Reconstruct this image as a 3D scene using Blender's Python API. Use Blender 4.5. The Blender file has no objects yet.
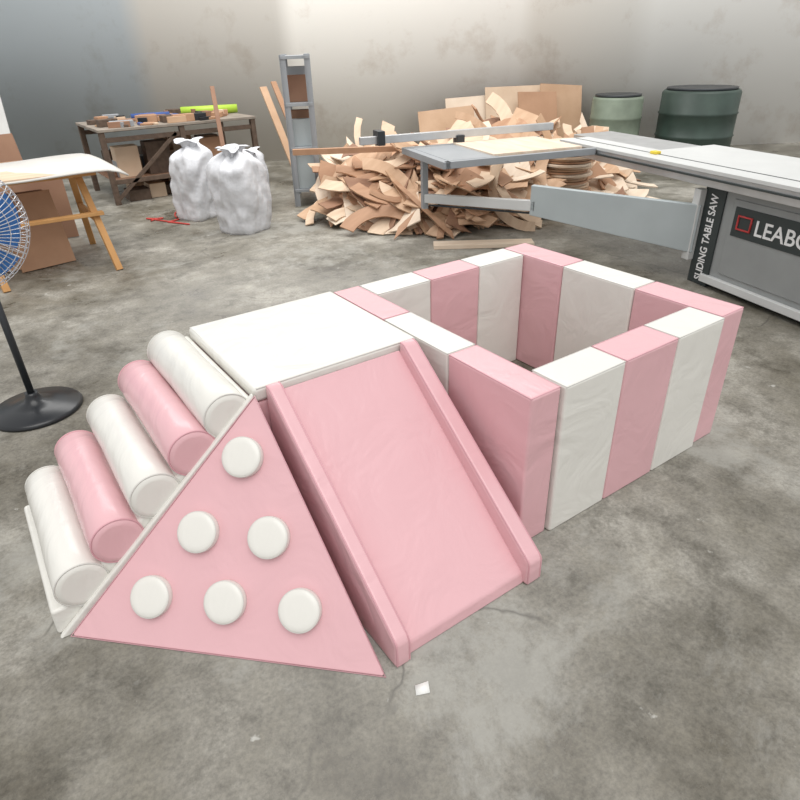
import bpy, bmesh, math, random
from mathutils import Vector, Matrix
random.seed(11)
scene=bpy.context.scene
scene.view_settings.view_transform='Standard'
scene.view_settings.look='None'
col=scene.collection

# ---------------------------------------------------------------- helpers
def link(o,parent=None):
    col.objects.link(o)
    if parent: o.parent=parent
    return o
def empty(name,loc=(0,0,0),rotz=0):
    e=bpy.data.objects.new(name,None); e.empty_display_size=.1
    e.location=loc; e.rotation_euler=(0,0,rotz); return link(e)
def mesh_obj(name,verts,faces,mat,parent=None,bevel=0,seg=3,smooth=True,mats=None,midx=None,sub=0):
    me=bpy.data.meshes.new(name); me.from_pydata([tuple(v) for v in verts],[],faces); me.update()
    bm=bmesh.new(); bm.from_mesh(me); bmesh.ops.recalc_face_normals(bm,faces=bm.faces); bm.to_mesh(me); bm.free()
    for m in (mats or [mat]): me.materials.append(m)
    if midx:
        for p,i in zip(me.polygons,midx): p.material_index=i
    if smooth:
        for p in me.polygons: p.use_smooth=True
    o=bpy.data.objects.new(name,me); link(o,parent)
    if bevel:
        b=o.modifiers.new("bevel",'BEVEL'); b.width=bevel; b.segments=seg; b.limit_method='ANGLE'; b.angle_limit=math.radians(25); b.harden_normals=True
    return o
def box(name,lo,hi,mat,parent=None,bevel=.004,seg=2):
    x0,y0,z0=lo; x1,y1,z1=hi
    v=[(x0,y0,z0),(x1,y0,z0),(x1,y1,z0),(x0,y1,z0),(x0,y0,z1),(x1,y0,z1),(x1,y1,z1),(x0,y1,z1)]
    f=[(0,3,2,1),(4,5,6,7),(0,1,5,4),(1,2,6,5),(2,3,7,6),(3,0,4,7)]
    return mesh_obj(name,v,f,mat,parent,bevel,seg)
def beam(name,a,b,w,h,mat,parent=None,bevel=.003):
    a=Vector(a); b=Vector(b); d=b-a; L=d.length
    o=box(name,(-w/2,-h/2,0),(w/2,h/2,L),mat,parent,bevel)
    o.rotation_mode='QUATERNION'; o.rotation_quaternion=d.to_track_quat('Z','Y'); o.location=a; return o
def prism_x(name,prof,x0,x1,mat,parent=None,bevel=.01,seg=3):
    n=len(prof); v=[(x0,y,z) for y,z in prof]+[(x1,y,z) for y,z in prof]
    f=[tuple(range(n)),tuple(range(2*n-1,n-1,-1))]+[(i,(i+1)%n,n+(i+1)%n,n+i) for i in range(n)]
    return mesh_obj(name,v,f,mat,parent,bevel,seg)
def prism_y(name,prof,y0,y1,mat,parent=None,bevel=.01,seg=3):
    n=len(prof); v=[(x,y0,z) for x,z in prof]+[(x,y1,z) for x,z in prof]
    f=[tuple(range(n)),tuple(range(2*n-1,n-1,-1))]+[(i,(i+1)%n,n+(i+1)%n,n+i) for i in range(n)]
    return mesh_obj(name,v,f,mat,parent,bevel,seg)
def lathe(name,prof,mat,parent=None,n=40,loc=(0,0,0),quat=None,bevel=0):
    v=[];f=[]
    for r,z in prof:
        for i in range(n):
            a=2*math.pi*i/n; v.append((r*math.cos(a),r*math.sin(a),z))
    for j in range(len(prof)-1):
        for i in range(n): f.append((j*n+i,j*n+(i+1)%n,(j+1)*n+(i+1)%n,(j+1)*n+i))
    f.append(tuple(range(n-1,-1,-1))); f.append(tuple((len(prof)-1)*n+i for i in range(n)))
    o=mesh_obj(name,v,f,mat,parent); o.location=loc
    if quat is not None: o.rotation_mode='QUATERNION'; o.rotation_quaternion=quat
    o.data.polygons[-1].use_smooth=False; o.data.polygons[-2].use_smooth=False
    return o
def curve(name,pts,r,mat,parent=None,cyclic=False,typ='POLY'):
    c=bpy.data.curves.new(name,'CURVE'); c.dimensions='3D'; c.bevel_depth=r; c.bevel_resolution=2
    for pl in (pts if isinstance(pts[0][0],(tuple,list,Vector)) else [pts]):
        s=c.splines.new('POLY'); s.points.add(len(pl)-1)
        for q,p in zip(s.points,pl): q.co=(p[0],p[1],p[2],1)
        s.use_cyclic_u=cyclic
    c.materials.append(mat); o=bpy.data.objects.new(name,c); return link(o,parent)
def circle(M,r,z,n=40): return [M@Vector((r*math.cos(math.tau*i/n),r*math.sin(math.tau*i/n),z)) for i in range(n+1)]

# ---------------------------------------------------------------- materials
def newmat(name):
    m=bpy.data.materials.new(name); m.use_nodes=True; nt=m.node_tree
    return m,nt,nt.nodes,nt.links,nt.nodes['Principled BSDF']
def simple(name,c,rough=.5,metal=0,var=.0,scale=5,bump=0,bscale=40,c2=None,stretch=None,spec=.5):
    m,nt,N,L,B=newmat(name)
    B.inputs['Roughness'].default_value=rough; B.inputs['Metallic'].default_value=metal
    B.inputs['Specular IOR Level'].default_value=spec
    B.inputs['Base Color'].default_value=(*c,1)
    tc=N.new('ShaderNodeTexCoord'); mp=N.new('ShaderNodeMapping'); L.new(tc.outputs['Object'],mp.inputs[0])
    if stretch: mp.inputs['Scale'].default_value=stretch
    if var or c2:
        n=N.new('ShaderNodeTexNoise'); n.inputs['Scale'].default_value=scale; n.inputs['Detail'].default_value=5
        L.new(mp.outputs[0],n.inputs['Vector'])
        r=N.new('ShaderNodeValToRGB'); r.color_ramp.elements[0].position=.3; r.color_ramp.elements[1].position=.7
        a=c2 or tuple(x*(1-var) for x in c)
        r.color_ramp.elements[0].color=(*a,1); r.color_ramp.elements[1].color=(*c,1)
        L.new(n.outputs['Fac'],r.inputs[0]); L.new(r.outputs[0],B.inputs['Base Color'])
    if bump:
        n=N.new('ShaderNodeTexNoise'); n.inputs['Scale'].default_value=bscale; n.inputs['Detail'].default_value=4
        L.new(mp.outputs[0],n.inputs['Vector'])
        b=N.new('ShaderNodeBump'); b.inputs['Strength'].default_value=bump; b.inputs['Distance'].default_value=.02
        L.new(n.outputs['Fac'],b.inputs['Height']); L.new(b.outputs[0],B.inputs['Normal'])
    return m
def leather(name,c,rough=.26):
    m,nt,N,L,B=newmat(name)
    B.inputs['Base Color'].default_value=(*c,1); B.inputs['Roughness'].default_value=rough
    tc=N.new('ShaderNodeTexCoord')
    n1=N.new('ShaderNodeTexNoise'); n1.inputs['Scale'].default_value=4.5; n1.inputs['Detail'].default_value=3; n1.inputs['Distortion'].default_value=1.0
    n2=N.new('ShaderNodeTexNoise'); n2.inputs['Scale'].default_value=260; n2.inputs['Detail'].default_value=2
    L.new(tc.outputs['Object'],n1.inputs['Vector']); L.new(tc.outputs['Object'],n2.inputs['Vector'])
    b1=N.new('ShaderNodeBump'); b1.inputs['Strength'].default_value=.32; b1.inputs['Distance'].default_value=.03
    b2=N.new('ShaderNodeBump'); b2.inputs['Strength'].default_value=.12; b2.inputs['Distance'].default_value=.002
    L.new(n1.outputs['Fac'],b1.inputs['Height']); L.new(n2.outputs['Fac'],b2.inputs['Height'])
    L.new(b1.outputs[0],b2.inputs['Normal']); L.new(b2.outputs[0],B.inputs['Normal'])
    return m
pink=leather("pink_vinyl",(.76,.455,.485))
white=leather("white_vinyl",(.79,.775,.725))
pink_pipe=simple("pink_piping",(.67,.36,.40),.4)
white_pipe=simple("white_piping",(.66,.65,.61),.4)

def floor_mat():
    m,nt,N,L,B=newmat("stained_concrete")
    tc=N.new('ShaderNodeTexCoord')
    def noise(s,d=8,dist=0,r=.55):
        n=N.new('ShaderNodeTexNoise'); n.inputs['Scale'].default_value=s; n.inputs['Detail'].default_value=d
        n.inputs['Distortion'].default_value=dist; n.inputs['Roughness'].default_value=r
        L.new(tc.outputs['Object'],n.inputs['Vector']); return n
    def ramp(src,stops):
        r=N.new('ShaderNodeValToRGB'); e=r.color_ramp.elements
        e[0].position=stops[0][0]; e[0].color=(*stops[0][1],1); e[1].position=stops[-1][0]; e[1].color=(*stops[-1][1],1)
        for p,c in stops[1:-1]:
            x=e.new(p); x.color=(*c,1)
        L.new(src,r.inputs[0]); return r
    def mix(a,b,f,mode='MIX'):
        x=N.new('ShaderNodeMix'); x.data_type='RGBA'; x.blend_type=mode
        if isinstance(f,float): x.inputs[0].default_value=f
        else: L.new(f,x.inputs[0])
        L.new(a,x.inputs[6]); L.new(b,x.inputs[7]); return x.outputs[2]
    n1=noise(1.4,12,.1,.70)
    base=ramp(n1.outputs['Fac'],[(.35,(.115,.102,.078)),(.44,(.180,.165,.133)),(.53,(.245,.228,.192)),(.63,(.38,.36,.315))])
    n2=noise(4.2,10,.15,.80); m2=ramp(n2.outputs['Fac'],[(.36,(.5,.49,.46)),(.49,(1.0,1.0,1.0)),(.64,(1.2,1.2,1.18))])
    c=mix(base.outputs[0],m2.outputs[0],.85,'MULTIPLY')
    n3=noise(70,5,0,.75); m3=ramp(n3.outputs['Fac'],[(.36,(.68,.68,.68)),(.6,(1.12,1.12,1.12))])
    c=mix(c,m3.outputs[0],.8,'MULTIPLY')
    n5=noise(.8,12,.25,.74); s5=ramp(n5.outputs['Fac'],[(.53,(0,0,0)),(.60,(.65,.65,.65))])
    pale=N.new('ShaderNodeRGB'); pale.outputs[0].default_value=(.36,.35,.315,1)
    c=mix(c,pale.outputs[0],s5.outputs[0])
    n6=noise(9,5,0,.6); s6=ramp(n6.outputs['Fac'],[(.68,(0,0,0)),(.72,(.75,.75,.75))])
    wp=N.new('ShaderNodeRGB'); wp.outputs[0].default_value=(.52,.51,.47,1)
    c=mix(c,wp.outputs[0],s6.outputs[0])
    nw=noise(2.2,4); add=N.new('ShaderNodeMix'); add.data_type='VECTOR'; add.inputs[0].default_value=.35
    L.new(tc.outputs['Object'],add.inputs[4]); L.new(nw.outputs['Color'],add.inputs[5])
    v=N.new('ShaderNodeTexVoronoi'); v.feature='DISTANCE_TO_EDGE'; v.inputs['Scale'].default_value=1.0
    L.new(add.outputs[1],v.inputs['Vector'])
    cr=ramp(v.outputs['Distance'],[(.0,(1,1,1)),(.007,(0,0,0))])
    msk=noise(.9,2); mr=ramp(msk.outputs['Fac'],[(.48,(0,0,0)),(.55,(1,1,1))])
    cm=mix(cr.outputs[0],mr.outputs[0],1.0,'MULTIPLY')
    dk=N.new('ShaderNodeRGB'); dk.outputs[0].default_value=(.07,.063,.052,1)
    sc=N.new('ShaderNodeMath'); sc.operation='MULTIPLY'; sc.inputs[1].default_value=.7; L.new(cm,sc.inputs[0])
    c=mix(c,dk.outputs[0],sc.outputs[0])
    L.new(c,B.inputs['Base Color'])
    rr=ramp(n1.outputs['Fac'],[(.35,(.24,.24,.24)),(.65,(.5,.5,.5))]); L.new(rr.outputs[0],B.inputs['Roughness'])
    b=N.new('ShaderNodeBump'); b.inputs['Strength'].default_value=.12; b.inputs['Distance'].default_value=.008
    L.new(n2.outputs['Fac'],b.inputs['Height']); L.new(b.outputs[0],B.inputs['Normal'])
    return m
concrete=floor_mat()

def wall_mat():
    m,nt,N,L,B=newmat("patchy_plaster"); B.inputs['Roughness'].default_value=.9
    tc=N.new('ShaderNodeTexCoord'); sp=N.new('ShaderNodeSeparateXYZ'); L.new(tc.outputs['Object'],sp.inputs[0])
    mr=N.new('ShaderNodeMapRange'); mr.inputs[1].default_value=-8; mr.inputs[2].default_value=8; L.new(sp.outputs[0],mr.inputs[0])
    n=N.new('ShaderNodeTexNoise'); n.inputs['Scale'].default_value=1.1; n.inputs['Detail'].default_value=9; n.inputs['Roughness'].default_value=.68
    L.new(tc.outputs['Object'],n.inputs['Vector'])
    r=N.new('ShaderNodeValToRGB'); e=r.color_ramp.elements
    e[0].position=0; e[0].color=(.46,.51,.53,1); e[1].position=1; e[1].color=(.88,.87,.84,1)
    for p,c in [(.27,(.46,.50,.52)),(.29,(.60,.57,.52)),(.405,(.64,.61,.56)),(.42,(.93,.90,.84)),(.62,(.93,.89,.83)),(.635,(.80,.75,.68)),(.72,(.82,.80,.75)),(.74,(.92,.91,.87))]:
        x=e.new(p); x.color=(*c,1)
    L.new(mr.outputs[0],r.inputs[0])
    s=N.new('ShaderNodeValToRGB'); s.color_ramp.elements[0].position=.32; s.color_ramp.elements[0].color=(.5,.38,.28,1)
    s.color_ramp.elements[1].position=.46; s.color_ramp.elements[1].color=(1,1,1,1); L.new(n.outputs['Fac'],s.inputs[0])
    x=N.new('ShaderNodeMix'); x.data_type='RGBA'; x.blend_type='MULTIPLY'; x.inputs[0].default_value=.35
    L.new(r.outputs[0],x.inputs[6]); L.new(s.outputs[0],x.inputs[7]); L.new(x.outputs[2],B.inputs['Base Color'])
    b=N.new('ShaderNodeBump'); b.inputs['Strength'].default_value=.15; b.inputs['Distance'].default_value=.02
    L.new(n.outputs['Fac'],b.inputs['Height']); L.new(b.outputs[0],B.inputs['Normal'])
    return m
def wood(name,c,c2): return simple(name,c,.65,c2=c2,scale=3,stretch=(1,6,1),bump=.1,bscale=20)
ply=[wood("plywood_a",(.60,.40,.26),(.48,.30,.18)),wood("plywood_b",(.48,.28,.17),(.38,.21,.12)),wood("plywood_c",(.72,.56,.41),(.58,.42,.29)),wood("plywood_d",(.32,.18,.11),(.25,.13,.08)),wood("plywood_e",(.78,.66,.53),(.66,.52,.39))]
orange_wood=wood("varnished_pine",(.62,.34,.13),(.48,.24,.08))
dark_metal=simple("dark_painted_steel",(.04,.045,.05),.4,.3)
black=simple("black_plastic",(.015,.017,.02),.28)
grey_metal=simple("grey_powdercoat",(.36,.38,.40),.45,.2,var=.1)
cab_grey=simple("cabinet_grey",(.33,.345,.345),.45,.1,var=.1)
alu=simple("aluminium",(.62,.63,.64),.35,.7,var=.15,scale=8)
cream=simple("cream_enamel",(.66,.67,.66),.4,var=.08,scale=4)
bluegrey=simple("blue_grey_enamel",(.45,.50,.51),.4,var=.08)
brown_steel=simple("rusty_steel",(.16,.11,.08),.7,.3,var=.4,scale=20)
sackm=simple("woven_polypropylene",(.74,.75,.78),.6,var=.22,scale=9,bump=.6,bscale=13)
fan_blue=simple("blue_fan_plastic",(.06,.22,.58),.35)
chrome=simple("chromed_wire",(.75,.76,.78),.25,.6)
paperm=simple("paper_white",(.85,.85,.82),.7)
greenm=simple("green_plastic",(.05,.08,.065),.45,var=.3)
greyg=simple("pale_green_plastic",(.24,.29,.22),.5,var=.3)
limem=simple("lime_green_vinyl",(.42,.62,.06),.5)
bluem=simple("blue_tool_plastic",(.05,.10,.30),.45)
redm=simple("red_rubber",(.50,.05,.04),.5)
labelm=simple("dark_grey_label",(.035,.045,.045),.5)
whitep=simple("white_paint",(.85,.85,.85),.5)
redp=simple("red_paint",(.5,.04,.04),.5)

# ---------------------------------------------------------------- room
box("floor",(-9,-6,-.12),(16,18,0),concrete,None,0)
wa=math.atan2(-.56,.83)
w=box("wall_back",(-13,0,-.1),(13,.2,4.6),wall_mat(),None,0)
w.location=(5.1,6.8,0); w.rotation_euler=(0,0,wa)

# ---------------------------------------------------------------- foam playset
S=.619; Sy=.614; H=.60; L0=.69
p=empty("foam_platform_block")
box("pink_body",(.004,.004,0),(S-.004,Sy-.004,H-.05),pink,p,.012)
box("white_top_pad",(0,0,H-.05),(S-.002,Sy,H),white,p,.014,4)
curve("top_piping",[(.012,.004,H-.004),(S-.012,.004,H-.004),(S-.008,Sy-.006,H-.004),(.008,Sy-.006,H-.004)],.003,white_pipe,p,True)
# steps
p=empty("foam_roller_steps")
prism_y("wedge_base",[(-.004,0),(-.004,H-.03),(-.03,H-.03),(-.67,.095),(-.708,.095),(-.712,0)],0.012,Sy,white,p,.012)
cs=[(-.088,.533),(-.212,.45),(-.345,.352),(-.48,.250),(-.606,.148)]
R=.076
for i,(x,z) in enumerate(cs):
    prof=[(R-.02,0),(R-.006,.003),(R,.012)]+[(R+.0015*math.sin(k),.012+(Sy+.0-.03)*k/8) for k in range(1,8)]+[(R,Sy-.018),(R-.006,Sy-.006),(R-.02,Sy-.003)]
    qy=Vector((0,1,0)).to_track_quat('Z','Y')
    o=lathe("roll_%d"%(i+1),prof,white if i%2==0 else pink,p,48,(x,0.004,z),qy)
    Mr=Matrix.Translation((x,.004,z))@qy.to_matrix().to_4x4()
    curve("roll_piping_%d"%(i+1),[circle(Mr,R-.002,.006),circle(Mr,R-.002,Sy-.01)],.0028,white_pipe if i%2==0 else pink_pipe,p)
v=[(-.005,.012,H-.012),(-.70,.012,.012),(-.71,.012,0),(-.005,.012,0),(-.005,-.008,H-.012),(-.70,-.008,.012),(-.71,-.008,0),(-.005,-.008,0)]
mesh_obj("side_stringer",v,[(0,1,2,3),(4,7,6,5),(0,4,5,1),(1,5,6,2),(2,6,7,3),(3,7,4,0)],white,p,.006)
# corner ramp with round holds
p=empty("foam_climbing_ramp")
yo=-.010
A2=(0,yo,H-.008); Bv=(-L0,yo,.0); Cv=(0,-L0,.0); Dv=(0,yo,0)
mesh_obj("ramp_body",[A2,Bv,Cv,Dv],[(0,1,2),(0,2,3),(0,3,1),(1,3,2)],pink,p,.010,3)
nrm=Vector((-1/.69,-1/.69,1/.6)).normalized()
cen=(Vector(A2)+Vector(Bv)+Vector(Cv))/3
curve("ramp_piping",[Vector(q_).lerp(cen,.018)+nrm*.0005 for q_ in (A2,Bv,Cv)],.0022,pink_pipe,p,True)
q=nrm.to_track_quat('Z','Y')
for i,c in enumerate([(-.094,-.092,.441),(-.272,-.116,.263),(-.116,-.268,.267),(-.444,-.120,.110),(-.278,-.277,.118),(-.119,-.435,.120)]):
    r=.060
    prof=[(r,-.01),(r+.001,.012),(r,.024),(r-.002,.028),(r-.006,.0305),(r-.02,.0315),(.004,.032)]
    o=lathe("hold_%d"%(i+1),prof,white,p,48,Vector(c)-nrm*.002,q)
    curve("hold_piping_%d"%(i+1),circle(Matrix.Translation(Vector(c)-nrm*.002)@q.to_matrix().to_4x4(),r-.001,.026),.0018,white_pipe,p)
# slide
p=empty("foam_slide")
x0=.034; x1=S-.024; rw=.050; rwr=.060; Ls=.675
prism_x("slide_bed",[(-.006,0),(-.006,H-.022),(-.03,H-.045),(-Ls+.02,.040),(-Ls+.012,0)],x0+rw-.006,x1-rwr+.006,pink,p,.008)
rail=[(-.006,0),(-.006,H+.010),(-.035,H+.004),(-Ls-.0,.100),(-Ls-.006,.085),(-Ls-.006,0)]
prism_x("rail_left",rail,x0,x0+rw,pink,p,.012,4)
prism_x("rail_right",rail,x1-rwr,x1,pink,p,.012,4)
for nm,xx in (("a",x0+.004),("b",x0+rw-.004),("c",x1-rwr+.004),("d",x1-.004)):
    curve("rail_piping_"+nm,[(xx,-.012,H+.0055),(xx,-.035,H+.001),(xx,-Ls+.001,.0975),(xx,-Ls-.004,.085),(xx,-Ls-.004,.01)],.0025,pink_pipe,p)
# ball pit
p=empty("foam_ball_pit_fence")
t=.150; h=.581; yf=-.538; yb=.639; xl=.640; xr=1.6437
xl1=.619+t; g=.0012
def panel(nm,axis,a0,a1,b0,b1,cols):
    n=len(cols)
    for i,c in enumerate(cols):
        s0=a0+(a1-a0)*i/n+g; s1=a0+(a1-a0)*(i+1)/n-g
        if axis=='y': box("%s_stripe_%d"%(nm,i+1),(b0,s0,0),(b1,s1,h),c,p,.010,4)
        else: box("%s_stripe_%d"%(nm,i+1),(s0,b0,0),(s1,b1,h),c,p,.010,4)
        pm=pink_pipe if c is pink else white_pipe
        if axis=='y': L_=[(b0+.003,s0+.004,h-.003),(b1-.003,s0+.004,h-.003),(b1-.003,s1-.004,h-.003),(b0+.003,s1-.004,h-.003)]
        else: L_=[(s0+.004,b0+.003,h-.003),(s1-.004,b0+.003,h-.003),(s1-.004,b1-.003,h-.003),(s0+.004,b1-.003,h-.003)]
        curve("%s_piping_%d"%(nm,i+1),L_,.0025,pm,p,True)
panel("near_side",'y',yf,yb,xl,xl1,[pink,white,pink])
panel("far_side",'y',yf,yb,xr,xr+t,[pink,white,pink])
panel("front",'x',xl1+.006,xr-.003,yf-.012,yf-.012+t,[white,pink,white])
panel("back",'x',xl1+.003,xr-.003,yb-t,yb,[white,pink,white])

# ---------------------------------------------------------------- floor fan
p=empty("floor_fan")
bx,by=-.56,1.55
lathe("base",[(.205,0),(.207,.012),(.195,.024),(.10,.040),(.045,.055),(.03,.085),(.028,.10)],black,p,48,(bx,by,0))
lathe("pole",[(.016,0),(.016,.72)],dark_metal,p,20,(bx,by,.05))
hd=Vector((.30,-.9,-.10)).normalized(); hc=Vector((-.59,1.56,.87))
hq=hd.to_track_quat('Z','Y'); Mh=Matrix.Translation(hc)@hq.to_matrix().to_4x4()
lathe("motor",[(.03,-.16),(.065,-.15),(.075,-.10),(.07,-.04),(.04,-.01),(.04,.03)],dark_metal,p,28,hc,hq)
box("yoke",(bx-.03,by-.0,.70),(bx+.03,by+.06,.82),dark_metal,p,.008)
rings=[];Rg=.275
for z,rr in [(.062,.06),(.06,.12),(.052,.17),(.04,.215),(.02,.25),(0,Rg),(-.02,Rg),(-.05,.24),(-.07,.18),(-.08,.11)]:
    rings.append([Mh@Vector((rr*math.cos(a*math.tau/48),rr*math.sin(a*math.tau/48),z)) for a in range(49)])
for k in range(64):
    a=k*math.tau/64; c,s_=math.cos(a),math.sin(a)
    rings.append([Mh@Vector((r_*c,r_*s_,z)) for r_,z in [(.06,.062),(.12,.06),(.17,.052),(.215,.04),(.25,.02),(Rg,0),(Rg,-.02),(.24,-.05),(.18,-.07),(.08,-.085)]])
curve("grille",rings,.0018,chrome,p)
lathe("centre_badge",[(.055,0),(.055,.006),(.05,.01)],fan_blue,p,32,Mh@Vector((0,0,.06)),hq)
bv=[];bf=[]
for k in range(5):
    a0=k*math.tau/5
    for j in range(7):
        rr=.04+.205*j/6
        for i in range(7):
            aa=a0+(i/6-.5)*(1.12)
            bv.append(Mh@Vector((rr*math.cos(aa),rr*math.sin(aa),-.01+.03*(i/6-.5)*1.6)))
    for j in range(6):
        for i in range(6):
            b0=k*49+j*7+i; bf.append((b0,b0+1,b0+8,b0+7))
mesh_obj("blades",bv,bf,fan_blue,p)

# ---------------------------------------------------------------- trestle table (left)
p=empty("trestle_table")
for i,x in enumerate((.28,-.52)):
    for nm,ya,yb_ in (("front",3.62,3.97),("back",4.62,4.3)):
        beam("leg_%s_%d"%(nm,i),(x+.04,ya,0.002),(x-.03,yb_,.72),.05,.03,orange_wood,p)
    beam("tie_%d"%i,(x,3.83,.38),(x,4.44,.38),.03,.05,orange_wood,p)
beam("front_rail",(-1.0,3.80,.42),(.34,3.80,.42),.07,.025,orange_wood,p)
beam("top_rail",(-1.0,3.93,.70),(.38,3.93,.70),.05,.03,orange_wood,p)
beam("rear_rail",(-1.0,4.34,.70),(.38,4.34,.70),.05,.03,orange_wood,p)
vs=[];fs=[]
n=24
for i in range(n+1):
    u=i/n; x=-1.1+1.68*u
    z=.745+.010*math.sin(u*9)-(max(0,u-.9)*10)**2*.05
    for y,dz in ((3.74,-.012),(4.1,0.0),(4.75,.004)):
        vs.append((x,y+.04*math.sin(u*4),z+dz))
for i in range(n):
    for j in range(2): fs.append((i*3+j,i*3+j+1,i*3+j+4,i*3+j+3))
o=mesh_obj("foam_sheet",vs,fs,simple("off_white_sheet",(.68,.66,.62),.6,var=.1),p); sm=o.modifiers.new("s",'SOLIDIFY'); sm.thickness=.012
box("table_board",(-1.05,3.80,.722),(.42,4.72,.736),ply[2],p,.002)
for i,(x,y,wd,dp,m_,rz) in enumerate([(-.12,4.1,.42,.3,ply[1],.2),(-.16,4.12,.36,.3,ply[3],.05),(-.45,4.05,.3,.3,ply[0],-.1)]):
    o=box("stored_sheet_%d"%i,(-wd/2,-.012,0),(wd/2,.012,.58),m_,p,.002); o.location=(x,y+.06*i,.004); o.rotation_euler=(-.25,0,rz)
p=empty("leaning_plywood_boards")
for i,(x,y,wd,ht,m_,yy) in enumerate([(-.28,5.1,.55,.70,ply[1],.05),(.06,5.0,.42,.62,ply[3],-.1),(-.62,5.9,1.0,.98,ply[1],.1),(-.1,6.0,.5,.85,ply[3],.3),(-.9,5.3,.6,.8,ply[0],.0)]):
    o=box("board_%d"%i,(-wd/2,-.01,0),(wd/2,.01,ht),m_,p,.002); o.location=(x,y,.005); o.rotation_euler=(-.22,0,yy)
o=box("whiteboard_offcut",(-.8,-.012,0),(.8,.012,1.5),simple("dusty_white_board",(.74,.74,.72),.6,var=.1),None,.003); o.location=(-.55,8.6,.03); o.rotation_euler=(-.2,0.0,-.3)

# ---------------------------------------------------------------- steel work table (back left)
p=empty("steel_workbench")
X0,X1,Y0,Y1,Z=.88,2.72,6.15,7.35,.80
box("top",(X0,Y0,Z-.03),(X1,Y1,Z),simple("cluttered_grey_top",(.34,.29,.24),.7,var=.4,scale=7),p)
for i,(a,b) in enumerate([(X0+.04,Y0+.04),(X1-.04,Y0+.04),(X0+.04,Y1-.04),(X1-.04,Y1-.04),((X0+X1)/2,Y0+.04)]):
    box("leg_%d"%i,(a-.03,b-.03,0),(a+.03,b+.03,Z-.03),brown_steel,p)
for z in (.22,.66):
    box("rail_front_%d"%int(z*10),(X0+.04,Y0+.025,z),(X1-.04,Y0+.055,z+.05),brown_steel,p)
    box("rail_back_%d"%int(z*10),(X0+.04,Y1-.055,z),(X1-.04,Y1-.025,z+.05),brown_steel,p)
beam("brace_1",(X0+.05,Y0+.04,.05),(X0+.85,Y0+.04,.70),.03,.04,brown_steel,p)
box("lower_shelf",(X0+.06,Y0+.06,.24),(X1-.06,Y1-.06,.26),ply[3],p)
o=lathe("lime_roll",[(.05,0),(.05,.7)],limem,p,20,(2.08,7.0,Z+.055),Vector((1,-.35,0)).to_track_quat('Z','Y'))
o=lathe("blue_roll",[(.035,0),(.035,.45)],bluem,p,20,(1.45,6.95,Z+.04),Vector((1,-.2,0)).to_track_quat('Z','Y'))
for i in range(70):
    x=random.uniform(X0+.02,X1-.25); y=random.uniform(Y0+.02,Y1-.15); a=random.uniform(.04,.26); b=random.uniform(.03,.16)
    o=box("item_%d"%i,(-a/2,-b/2,0),(a/2,b/2,random.uniform(.012,.08)),random.choice([bluem,ply[1],ply[0],ply[3],ply[2],grey_metal,black,brown_steel,brown_steel,ply[3]]),p)
    o.location=(x+a/2,y+b/2,Z+.001); o.rotation_euler=(0,0,random.uniform(-.6,.6))
for i in range(30):
    x=random.uniform(X0+.1,X1-.4); y=random.uniform(Y0+.1,Y1-.3)
    box("stored_%d"%i,(x,y,.261),(x+random.uniform(.08,.3),y+.2,.26+random.uniform(.06,.36)),random.choice(ply+[grey_metal,brown_steel,dark_metal,dark_metal,brown_steel]),p)
for i in range(12):
    x=random.uniform(X0+.1,X1-.5); y=random.uniform(Y0+.05,Y1-.3)
    box("floor_item_%d"%i,(x,y,.0),(x+random.uniform(.1,.35),y+.25,random.uniform(.05,.2)),random.choice(ply+[brown_steel,dark_metal]),p)
# slotted shelf rack
p=empty("slotted_metal_rack",(2.56,4.62,0),math.atan2(6.1,3.15)-math.pi/2)
for i,(a,b) in enumerate([(-.12,0),(.12,0),(-.12,.7),(.12,.7)]):
    for k in range(2):
        box("post_%d_%d"%(i,k),(a-.03,b-.003 if k else b-.03,0),(a+.03 if k else a-.026,b+.003 if k else b+.03,1.45),grey_metal,p,.001)
for k in range(4):
    box("shelf_%d"%k,(-.14,-.01,.15+.42*k),(.14,.71,.18+.42*k),grey_metal,p,.002)
for k in range(12):
    z=.181+.42*(k%3); y=.03+.05*k
    box("stored_part_%d"%k,(-.11,y,z),(.11,y+.1,z+random.uniform(.15,.36)),random.choice([ply[1],ply[3],bluegrey,bluegrey,brown_steel,grey_metal]),p)
p=empty("leaning_timber_sticks")
beam("stick_1",(2.08,5.65,0),(2.22,6.12,1.15),.05,.03,ply[3],p)
beam("stick_2",(3.05,5.75,0),(2.95,6.35,1.1),.10,.02,ply[0],p)
beam("stick_3",(3.25,5.8,0),(3.12,6.4,1.15),.08,.02,ply[1],p)

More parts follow.
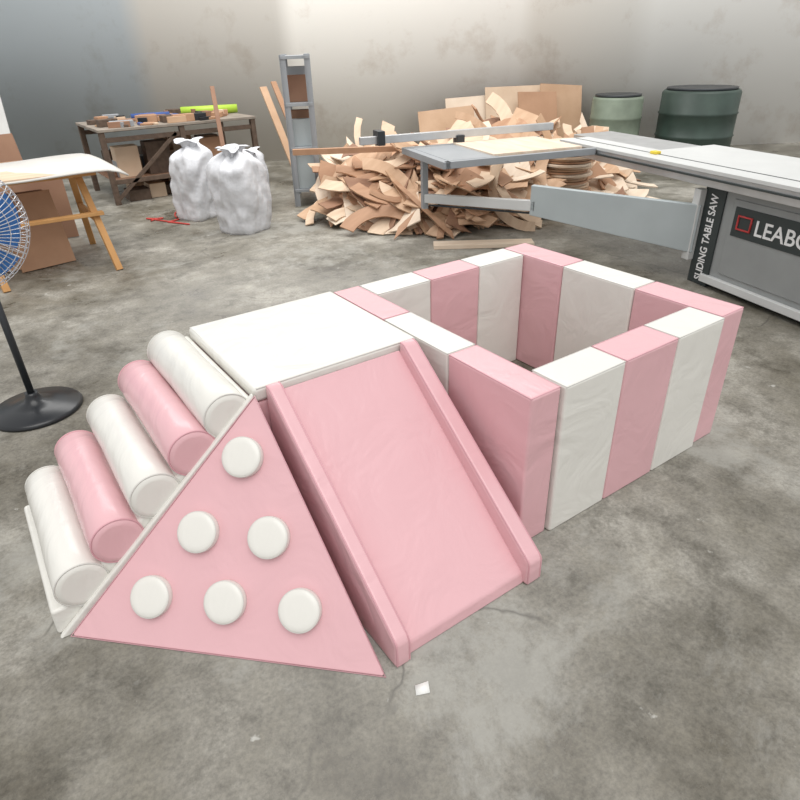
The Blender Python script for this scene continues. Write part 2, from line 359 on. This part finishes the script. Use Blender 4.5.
# ---------------------------------------------------------------- sacks
from mathutils import noise as MN
def sack(x,y,rx,ry,ht,seed):
    vs=[];fs=[];n=72;k=38
    for j in range(k+1):
        u=j/k
        pr=(.93+.10*math.sin(math.pi*min(1,u*1.05)))
        if u>.84: pr*=max(.30,1-((u-.84)/.16)**2*.72)
        if u<.05: pr*=.95+u
        for i in range(n):
            a=math.tau*i/n+.5; c,s=math.cos(a),math.sin(a)
            e=4.2; sq=(abs(math.cos(a-.5))**e+abs(math.sin(a-.5))**e)**(-1/e)
            d=MN.noise(Vector((c*1.4+seed,s*1.4,u*2.0)))*.16+MN.noise(Vector((c*3.5+seed,s*3.5,u*6)))*.10+MN.noise(Vector((c*8+seed,s*8,u*5)))*.05+ .05*math.sin(a*11+seed)*max(0,u-.55)*2
            r=pr*sq*(1+d)
            top=.12*MN.noise(Vector((c*1.2+seed,s*1.2,5)))+.05*c
            vs.append((x+rx*r*c+.04*u*math.sin(seed),y+ry*r*s,max(0.001*(j>0),ht*u*(1+(top if u>.4 else top*u/.4)))))
    for j in range(k):
        for i in range(n): fs.append((j*n+i,j*n+(i+1)%n,(j+1)*n+(i+1)%n,(j+1)*n+i))
    fs.append(tuple(range(n-1,-1,-1))); fs.append(tuple(k*n+i for i in range(n)))
    return vs,fs
def addsack(x,y,rx,ry,ht,seed):
    p=empty("woven_sack" )
    vs,fs=sack(x,y,rx,ry,ht*.93,seed); mesh_obj("bag_body",vs,fs,sackm,p)
    vs=[];fs=[];n=40
    for j,(rr,z) in enumerate([(.05,ht*.86),(.07,ht*.94),(.10,ht*.99),(.12,ht*.97)]):
        for i in range(n):
            a=math.tau*i/n; q_=rr*(1+.3*math.sin(a*5+seed)+.15*math.sin(a*9)); vs.append((x+.04*math.sin(seed)+q_*math.cos(a),y+q_*math.sin(a),z+.02*math.sin(a*3+seed)*(j/3)))
    for j in range(3):
        for i in range(n): fs.append((j*n+i,j*n+(i+1)%n,(j+1)*n+(i+1)%n,(j+1)*n+i))
    mesh_obj("gathered_mouth",vs,fs,sackm,p)
addsack(1.43,4.95,.185,.19,.76,1.3)
addsack(1.62,4.12,.215,.20,.76,4.1)
addsack(1.98,4.85,.16,.17,.62,7.7)

# ---------------------------------------------------------------- plywood offcut pile
front=[(2.42,3.98),(2.60,3.15),(3.15,2.62),(3.9,2.65),(4.6,2.6),(5.2,2.5)]
def fpt(s):
    s*=len(front)-1; i=min(int(s),len(front)-2); f=s-i
    return Vector(front[i]).lerp(Vector(front[i+1]),f)
PV=[];PF=[];PM=[]
def piece(outline,th,M,mi):
    n=len(outline)
    pts=[M@Vector((x,y,z)) for z in (0,th) for x,y in outline]
    if max(q.y for q in pts)>4.55 or min(q.x for q in pts)<2.02: return
    b=len(PV)
    mz=min(q.z for q in pts); up=max(0,.004-mz)
    for q in pts: PV.append((q.x,q.y,q.z+up))
    PF.append(tuple(b+i for i in range(n-1,-1,-1))); PF.append(tuple(b+n+i for i in range(n)))
    for i in range(n): PF.append((b+i,b+(i+1)%n,b+n+(i+1)%n,b+n+i))
    PM.extend([mi]*(n+2))
def arc(r,w,ang):
    k=12; o=[(r*math.cos(ang*(i/k-.5)),r*math.sin(ang*(i/k-.5))) for i in range(k+1)]
    o+=[((r-w)*math.cos(ang*(i/k-.5)),(r-w)*math.sin(ang*(i/k-.5))) for i in range(k,-1,-1)]
    return [(x-r+w/2,y) for x,y in o]
def moon(r,ang):
    k=14; return [(r*math.cos(ang*(i/k-.5))-r*math.cos(ang/2)-.03,r*math.sin(ang*(i/k-.5))) for i in range(k+1)]
def quad(a,b): return [(-a/2,-b/2*random.uniform(.7,1)),(a/2,-b/2),(a/2*random.uniform(.8,1),b/2),(-a/2*random.uniform(.7,1),b/2)]
def notch(r):
    k=11; o=[(-r*1.1,-r*.75),(r*1.1,-r*.75)]
    o+=[(r*1.1,0)]+[(r*.85*math.cos(math.pi*i/k),r*.55-r*.85*math.sin(math.pi*i/k)*.9) for i in range(k+1)]+[(-r*1.1,0)]
    return o
vd=Vector((.56,.83))
for i in range(640):
    s=random.random()**.9; d=random.random()**1.15*1.35
    P=fpt(s)+vd*d
    hm=.60*min(1,(d/.55))**.8*(1-.12*math.sin(s*9))*(1 if s<.7 else .75)
    if s<.10: hm*=.85
    z=hm*random.random()**.35
    k=random.random()
    sz=random.uniform(.16,.38)
    ol=arc(sz*1.6,random.uniform(.06,.16),random.uniform(1.2,2.4)) if k<.42 else moon(sz,random.uniform(1.8,3.1)) if k<.70 else quad(sz*1.8,sz*random.uniform(.6,1.1)) if k<.78 else notch(sz*.85) if k<.92 else quad(random.uniform(.6,1.0),.06)
    tilt=min(1.15,abs(random.gauss(.5,.28)))
    face=math.atan2(-vd.y,-vd.x)+random.gauss(0,.6)
    ax=Vector((-math.sin(face),math.cos(face),0))
    M=Matrix.Translation((P.x,P.y,z))@Matrix.Rotation(tilt,4,ax)@Matrix.Rotation(random.uniform(0,6.28),4,'Z')
    piece(ol,random.uniform(.007,.016),M,random.choices(range(5),[6,4,4,2,2])[0])
disc=[(.24*math.cos(math.tau*i/28),.24*math.sin(math.tau*i/28)) for i in range(28)]
for i in range(27):
    piece(disc,.018,Matrix.Translation((4.50+random.uniform(-.03,.03),2.75+random.uniform(-.03,.03),.004+i*.0235)),[0,2,4,1][i%4])
piece([(-.85,-.03),(.85,-.03),(.85,.03),(-.85,.03)],.05,Matrix.Translation((2.95,3.75,.60))@Matrix.Rotation(-.35,4,'Z')@Matrix.Rotation(.03,4,'Y'),1)
mesh_obj("plywood_offcut_pile",PV,PF,None,None,0,smooth=False,mats=ply,midx=PM)
p=empty("plywood_sheet_stack",(6.0,5.2,0),wa)
for i,(x,wd,ht,y,lean,m_) in enumerate([(-.75,.8,.72,.1,.35,0),(-.3,.9,.85,.25,.3,4),(.25,.9,.95,.3,.25,2),(.55,.6,.9,.1,.35,1),(.9,.7,.95,.35,.25,0)]):
    o=box("sheet_%d"%i,(-wd/2,-.008,0),(wd/2,.008,ht),ply[m_],p,.001); o.location=(x,y,.02); o.rotation_euler=(-lean,0.04*(i-2),.08*i)
o=box("slatted_offcut",(-.42,-.07,0),(.42,.07,.035),ply[4],None,.004); o.location=(2.95,2.22,.001); o.rotation_euler=(0,0,-.62)

# ---------------------------------------------------------------- table saw
p=empty("sliding_table_saw",(3.48,.64,0),math.atan2(-.966,-.26))
box("cabinet",(0,.0,.07),(1.5,.85,.64),cab_grey,p,.01)
box("plinth",(.03,.03,0),(1.47,.82,.07),dark_metal,p,.004)
box("plinth_trim",(.10,-.035,.035),(1.5,.0,.085),cream,p,.004)
box("end_column",(-.02,-.012,.0),(.15,.02,.64),labelm,p,.004)
box("door_panel",(.22,-.008,.12),(1.3,.004,.60),cab_grey,p,.004)
box("nameplate",(.25,-.014,.38),(.98,-.004,.56),labelm,p,.002)
def text(nm,s,size,loc,rot,mat,sx=1):
    c=bpy.data.curves.new(nm,'FONT'); c.body=s; c.size=size; c.extrude=.001; c.offset=.0015; c.materials.append(mat)
    o=bpy.data.objects.new(nm,c); o.location=loc; o.rotation_euler=rot; o.scale=(sx,1,1); link(o,p); return o
text("nameplate_text","LEABON",.13,(.42,-.016,.42),(math.pi/2,0,0),whitep)
curve("nameplate_logo",[(.29,-.016,.43),(.39,-.016,.43),(.39,-.016,.51),(.29,-.016,.51)],.008,redp,p,True)
text("column_text","SLIDING TABLE SAW",.083,(.098,-.014,.03),(math.pi/2,-math.pi/2,0),whitep,.74)
box("carriage_beam",(-1.62,-.10,.655),(1.9,.16,.735),alu,p,.004)
box("carriage_top",(-1.62,-.11,.735),(1.9,.18,.76),cream,p,.003)
box("carriage_slot",(-1.60,-.115,.70),(1.9,-.10,.712),labelm,p,.001)
box("carriage_top_groove",(-1.60,.03,.7595),(1.9,.045,.7612),labelm,p,0)
box("cast_table",(-.75,.20,.70),(1.9,.72,.755),cream,p,.004)
box("side_extension",(-1.9,.22,.715),(-.77,.62,.75),alu,p,.004)
box("rip_fence_rail",(-.1,.74,.66),(1.9,.80,.74),alu,p,.004)
box("yellow_tag",(-.62,.0,.761),(-.56,.05,.78),simple("yellow",(.8,.6,.05),.5),p,.003)
box("outrigger_front_rail",(-1.14,-1.40,.70),(-1.10,-.11,.75),grey_metal,p,.003)
box("outrigger_back_rail",(-1.98,-1.42,.70),(-1.94,-.11,.75),grey_metal,p,.003)
box("outrigger_left_rail",(-1.96,-1.42,.70),(-1.10,-1.36,.75),grey_metal,p,.003)
box("outrigger_plate",(-1.95,-1.36,.735),(-1.14,-.95,.752),grey_metal,p,.002)
box("outrigger_board",(-1.90,-.98,.742),(-1.16,-.2,.765),ply[4],p,.002)
box("crosscut_fence",(-1.95,-1.8,.80),(-1.90,.0,.86),alu,p,.004)
box("fence_bracket",(-1.97,-.95,.752),(-1.88,-.88,.82),dark_metal,p,.003)
box("fence_stop",(-2.0,-1.66,.79),(-1.86,-1.60,.90),dark_metal,p,.004)
inv=(Matrix.Translation((3.48,.64,0))@Matrix.Rotation(math.atan2(-.966,-.26),4,'Z')).inverted()
Mw=Vector((3.46,.66,0)); Nw=Vector((2.62,2.6,0))
def slab(nm,k0,k1,z00,z01,z10,z11,th,mat):
    a=inv@Mw.lerp(Nw,k0); b=inv@Mw.lerp(Nw,k1); d=(b-a).normalized(); n=Vector((-d.y,d.x,0))*th/2
    vs=[]
    for sgn in (-1,1):
        for pt,z in ((a,z00),(b,z10),(b,z11),(a,z01)): vs.append((pt.x+sgn*n.x,pt.y+sgn*n.y,z))
    return mesh_obj(nm,vs,[(0,1,2,3),(4,7,6,5),(0,4,5,1),(1,5,6,2),(2,6,7,3),(3,7,4,0)],mat,p,.006)
slab("arm_plate",.0,.56,.20,.52,.34,.56,.05,bluegrey)
slab("arm_tube",.54,1.0,.37,.45,.35,.42,.05,cream)
slab("arm_rod",.54,.98,.345,.36,.325,.34,.02,dark_metal)
a=inv@Nw
box("arm_post",(a.x-.025,a.y-.025,.30),(a.x+.025,a.y+.025,.70),grey_metal,p,.004)
box("arm_column_hinge",(-.07,-.06,.15),(-.01,.0,.62),cream,p,.006)

# ---------------------------------------------------------------- far right storage drums
for i,(x,y,r,hh,mm) in enumerate([(8.15,3.65,.50,.86,greenm),(7.3,4.35,.34,.80,greyg)]):
    p=empty("storage_drum")
    lathe("drum_body",[(r*.95,0),(r,.03),(r,hh*.32),(r*1.03,hh*.34),(r,hh*.36),(r,hh*.65),(r*1.03,hh*.67),(r,hh*.69),(r,hh-.03),(r*.95,hh)],mm,p,40,(x,y,0))
    lathe("drum_lid",[(r*.9,0),(r*.9,.03)],dark_metal,p,40,(x,y,hh))

mesh_obj("paper_scrap",[(.03,-.775,.003),(.065,-.79,.003),(.078,-.765,.012),(.045,-.75,.003)],[(0,1,2,3)],paperm).modifiers.new("s",'SOLIDIFY').thickness=.001
pts=[]
for i in range(60):
    u=i/59; pts.append((.98+.35*u+.10*math.sin(u*17),5.0+.25*math.sin(u*9)+.1*math.cos(u*21),.008))
curve("red_power_cable",pts,.008,redm)

# ---------------------------------------------------------------- light
wd=bpy.data.worlds.new("workshop_daylight"); scene.world=wd; wd.use_nodes=True
bg=wd.node_tree.nodes['Background']; bg.inputs[0].default_value=(.99,.99,.99,1); bg.inputs[1].default_value=.80
sl=bpy.data.lights.new("soft_daylight",'SUN'); sl.energy=1.45; sl.angle=math.radians(45); sl.color=(1,.98,.95)
so=bpy.data.objects.new("soft_daylight",sl); so.rotation_euler=Vector((.15,.45,-1)).to_track_quat('-Z','Y').to_euler(); link(so)
al=bpy.data.lights.new("added_fill_light",'AREA'); al.shape='RECTANGLE'; al.size=6; al.size_y=2.5; al.energy=200; al.color=(1,.99,.97)  # unseen overhead fill, added to brighten far floor and back wall; no actual skylight
ao=bpy.data.objects.new("added_fill_light",al); ao.location=(2.2,4.6,4.5); ao.rotation_euler=(0,0,wa); link(ao)

# ---------------------------------------------------------------- camera
f=609.89; yaw=-.5963; pitch=-.5257; roll=-.0344
F=Vector((-math.sin(yaw)*math.cos(pitch),math.cos(yaw)*math.cos(pitch),math.sin(pitch)))
R0=Vector((math.cos(yaw),math.sin(yaw),0)); U0=R0.cross(F)
Rr=R0*math.cos(roll)+U0*math.sin(roll); Uu=-R0*math.sin(roll)+U0*math.cos(roll)
cd=bpy.data.cameras.new("camera"); co=bpy.data.objects.new("camera",cd); link(co)
cd.sensor_width=36; cd.lens=36*f/800; cd.clip_start=.05
co.matrix_world=Matrix([[Rr[0],Uu[0],-F[0],-.5457],[Rr[1],Uu[1],-F[1],-1.5955],[Rr[2],Uu[2],-F[2],1.4897],[0,0,0,1]])
scene.camera=co
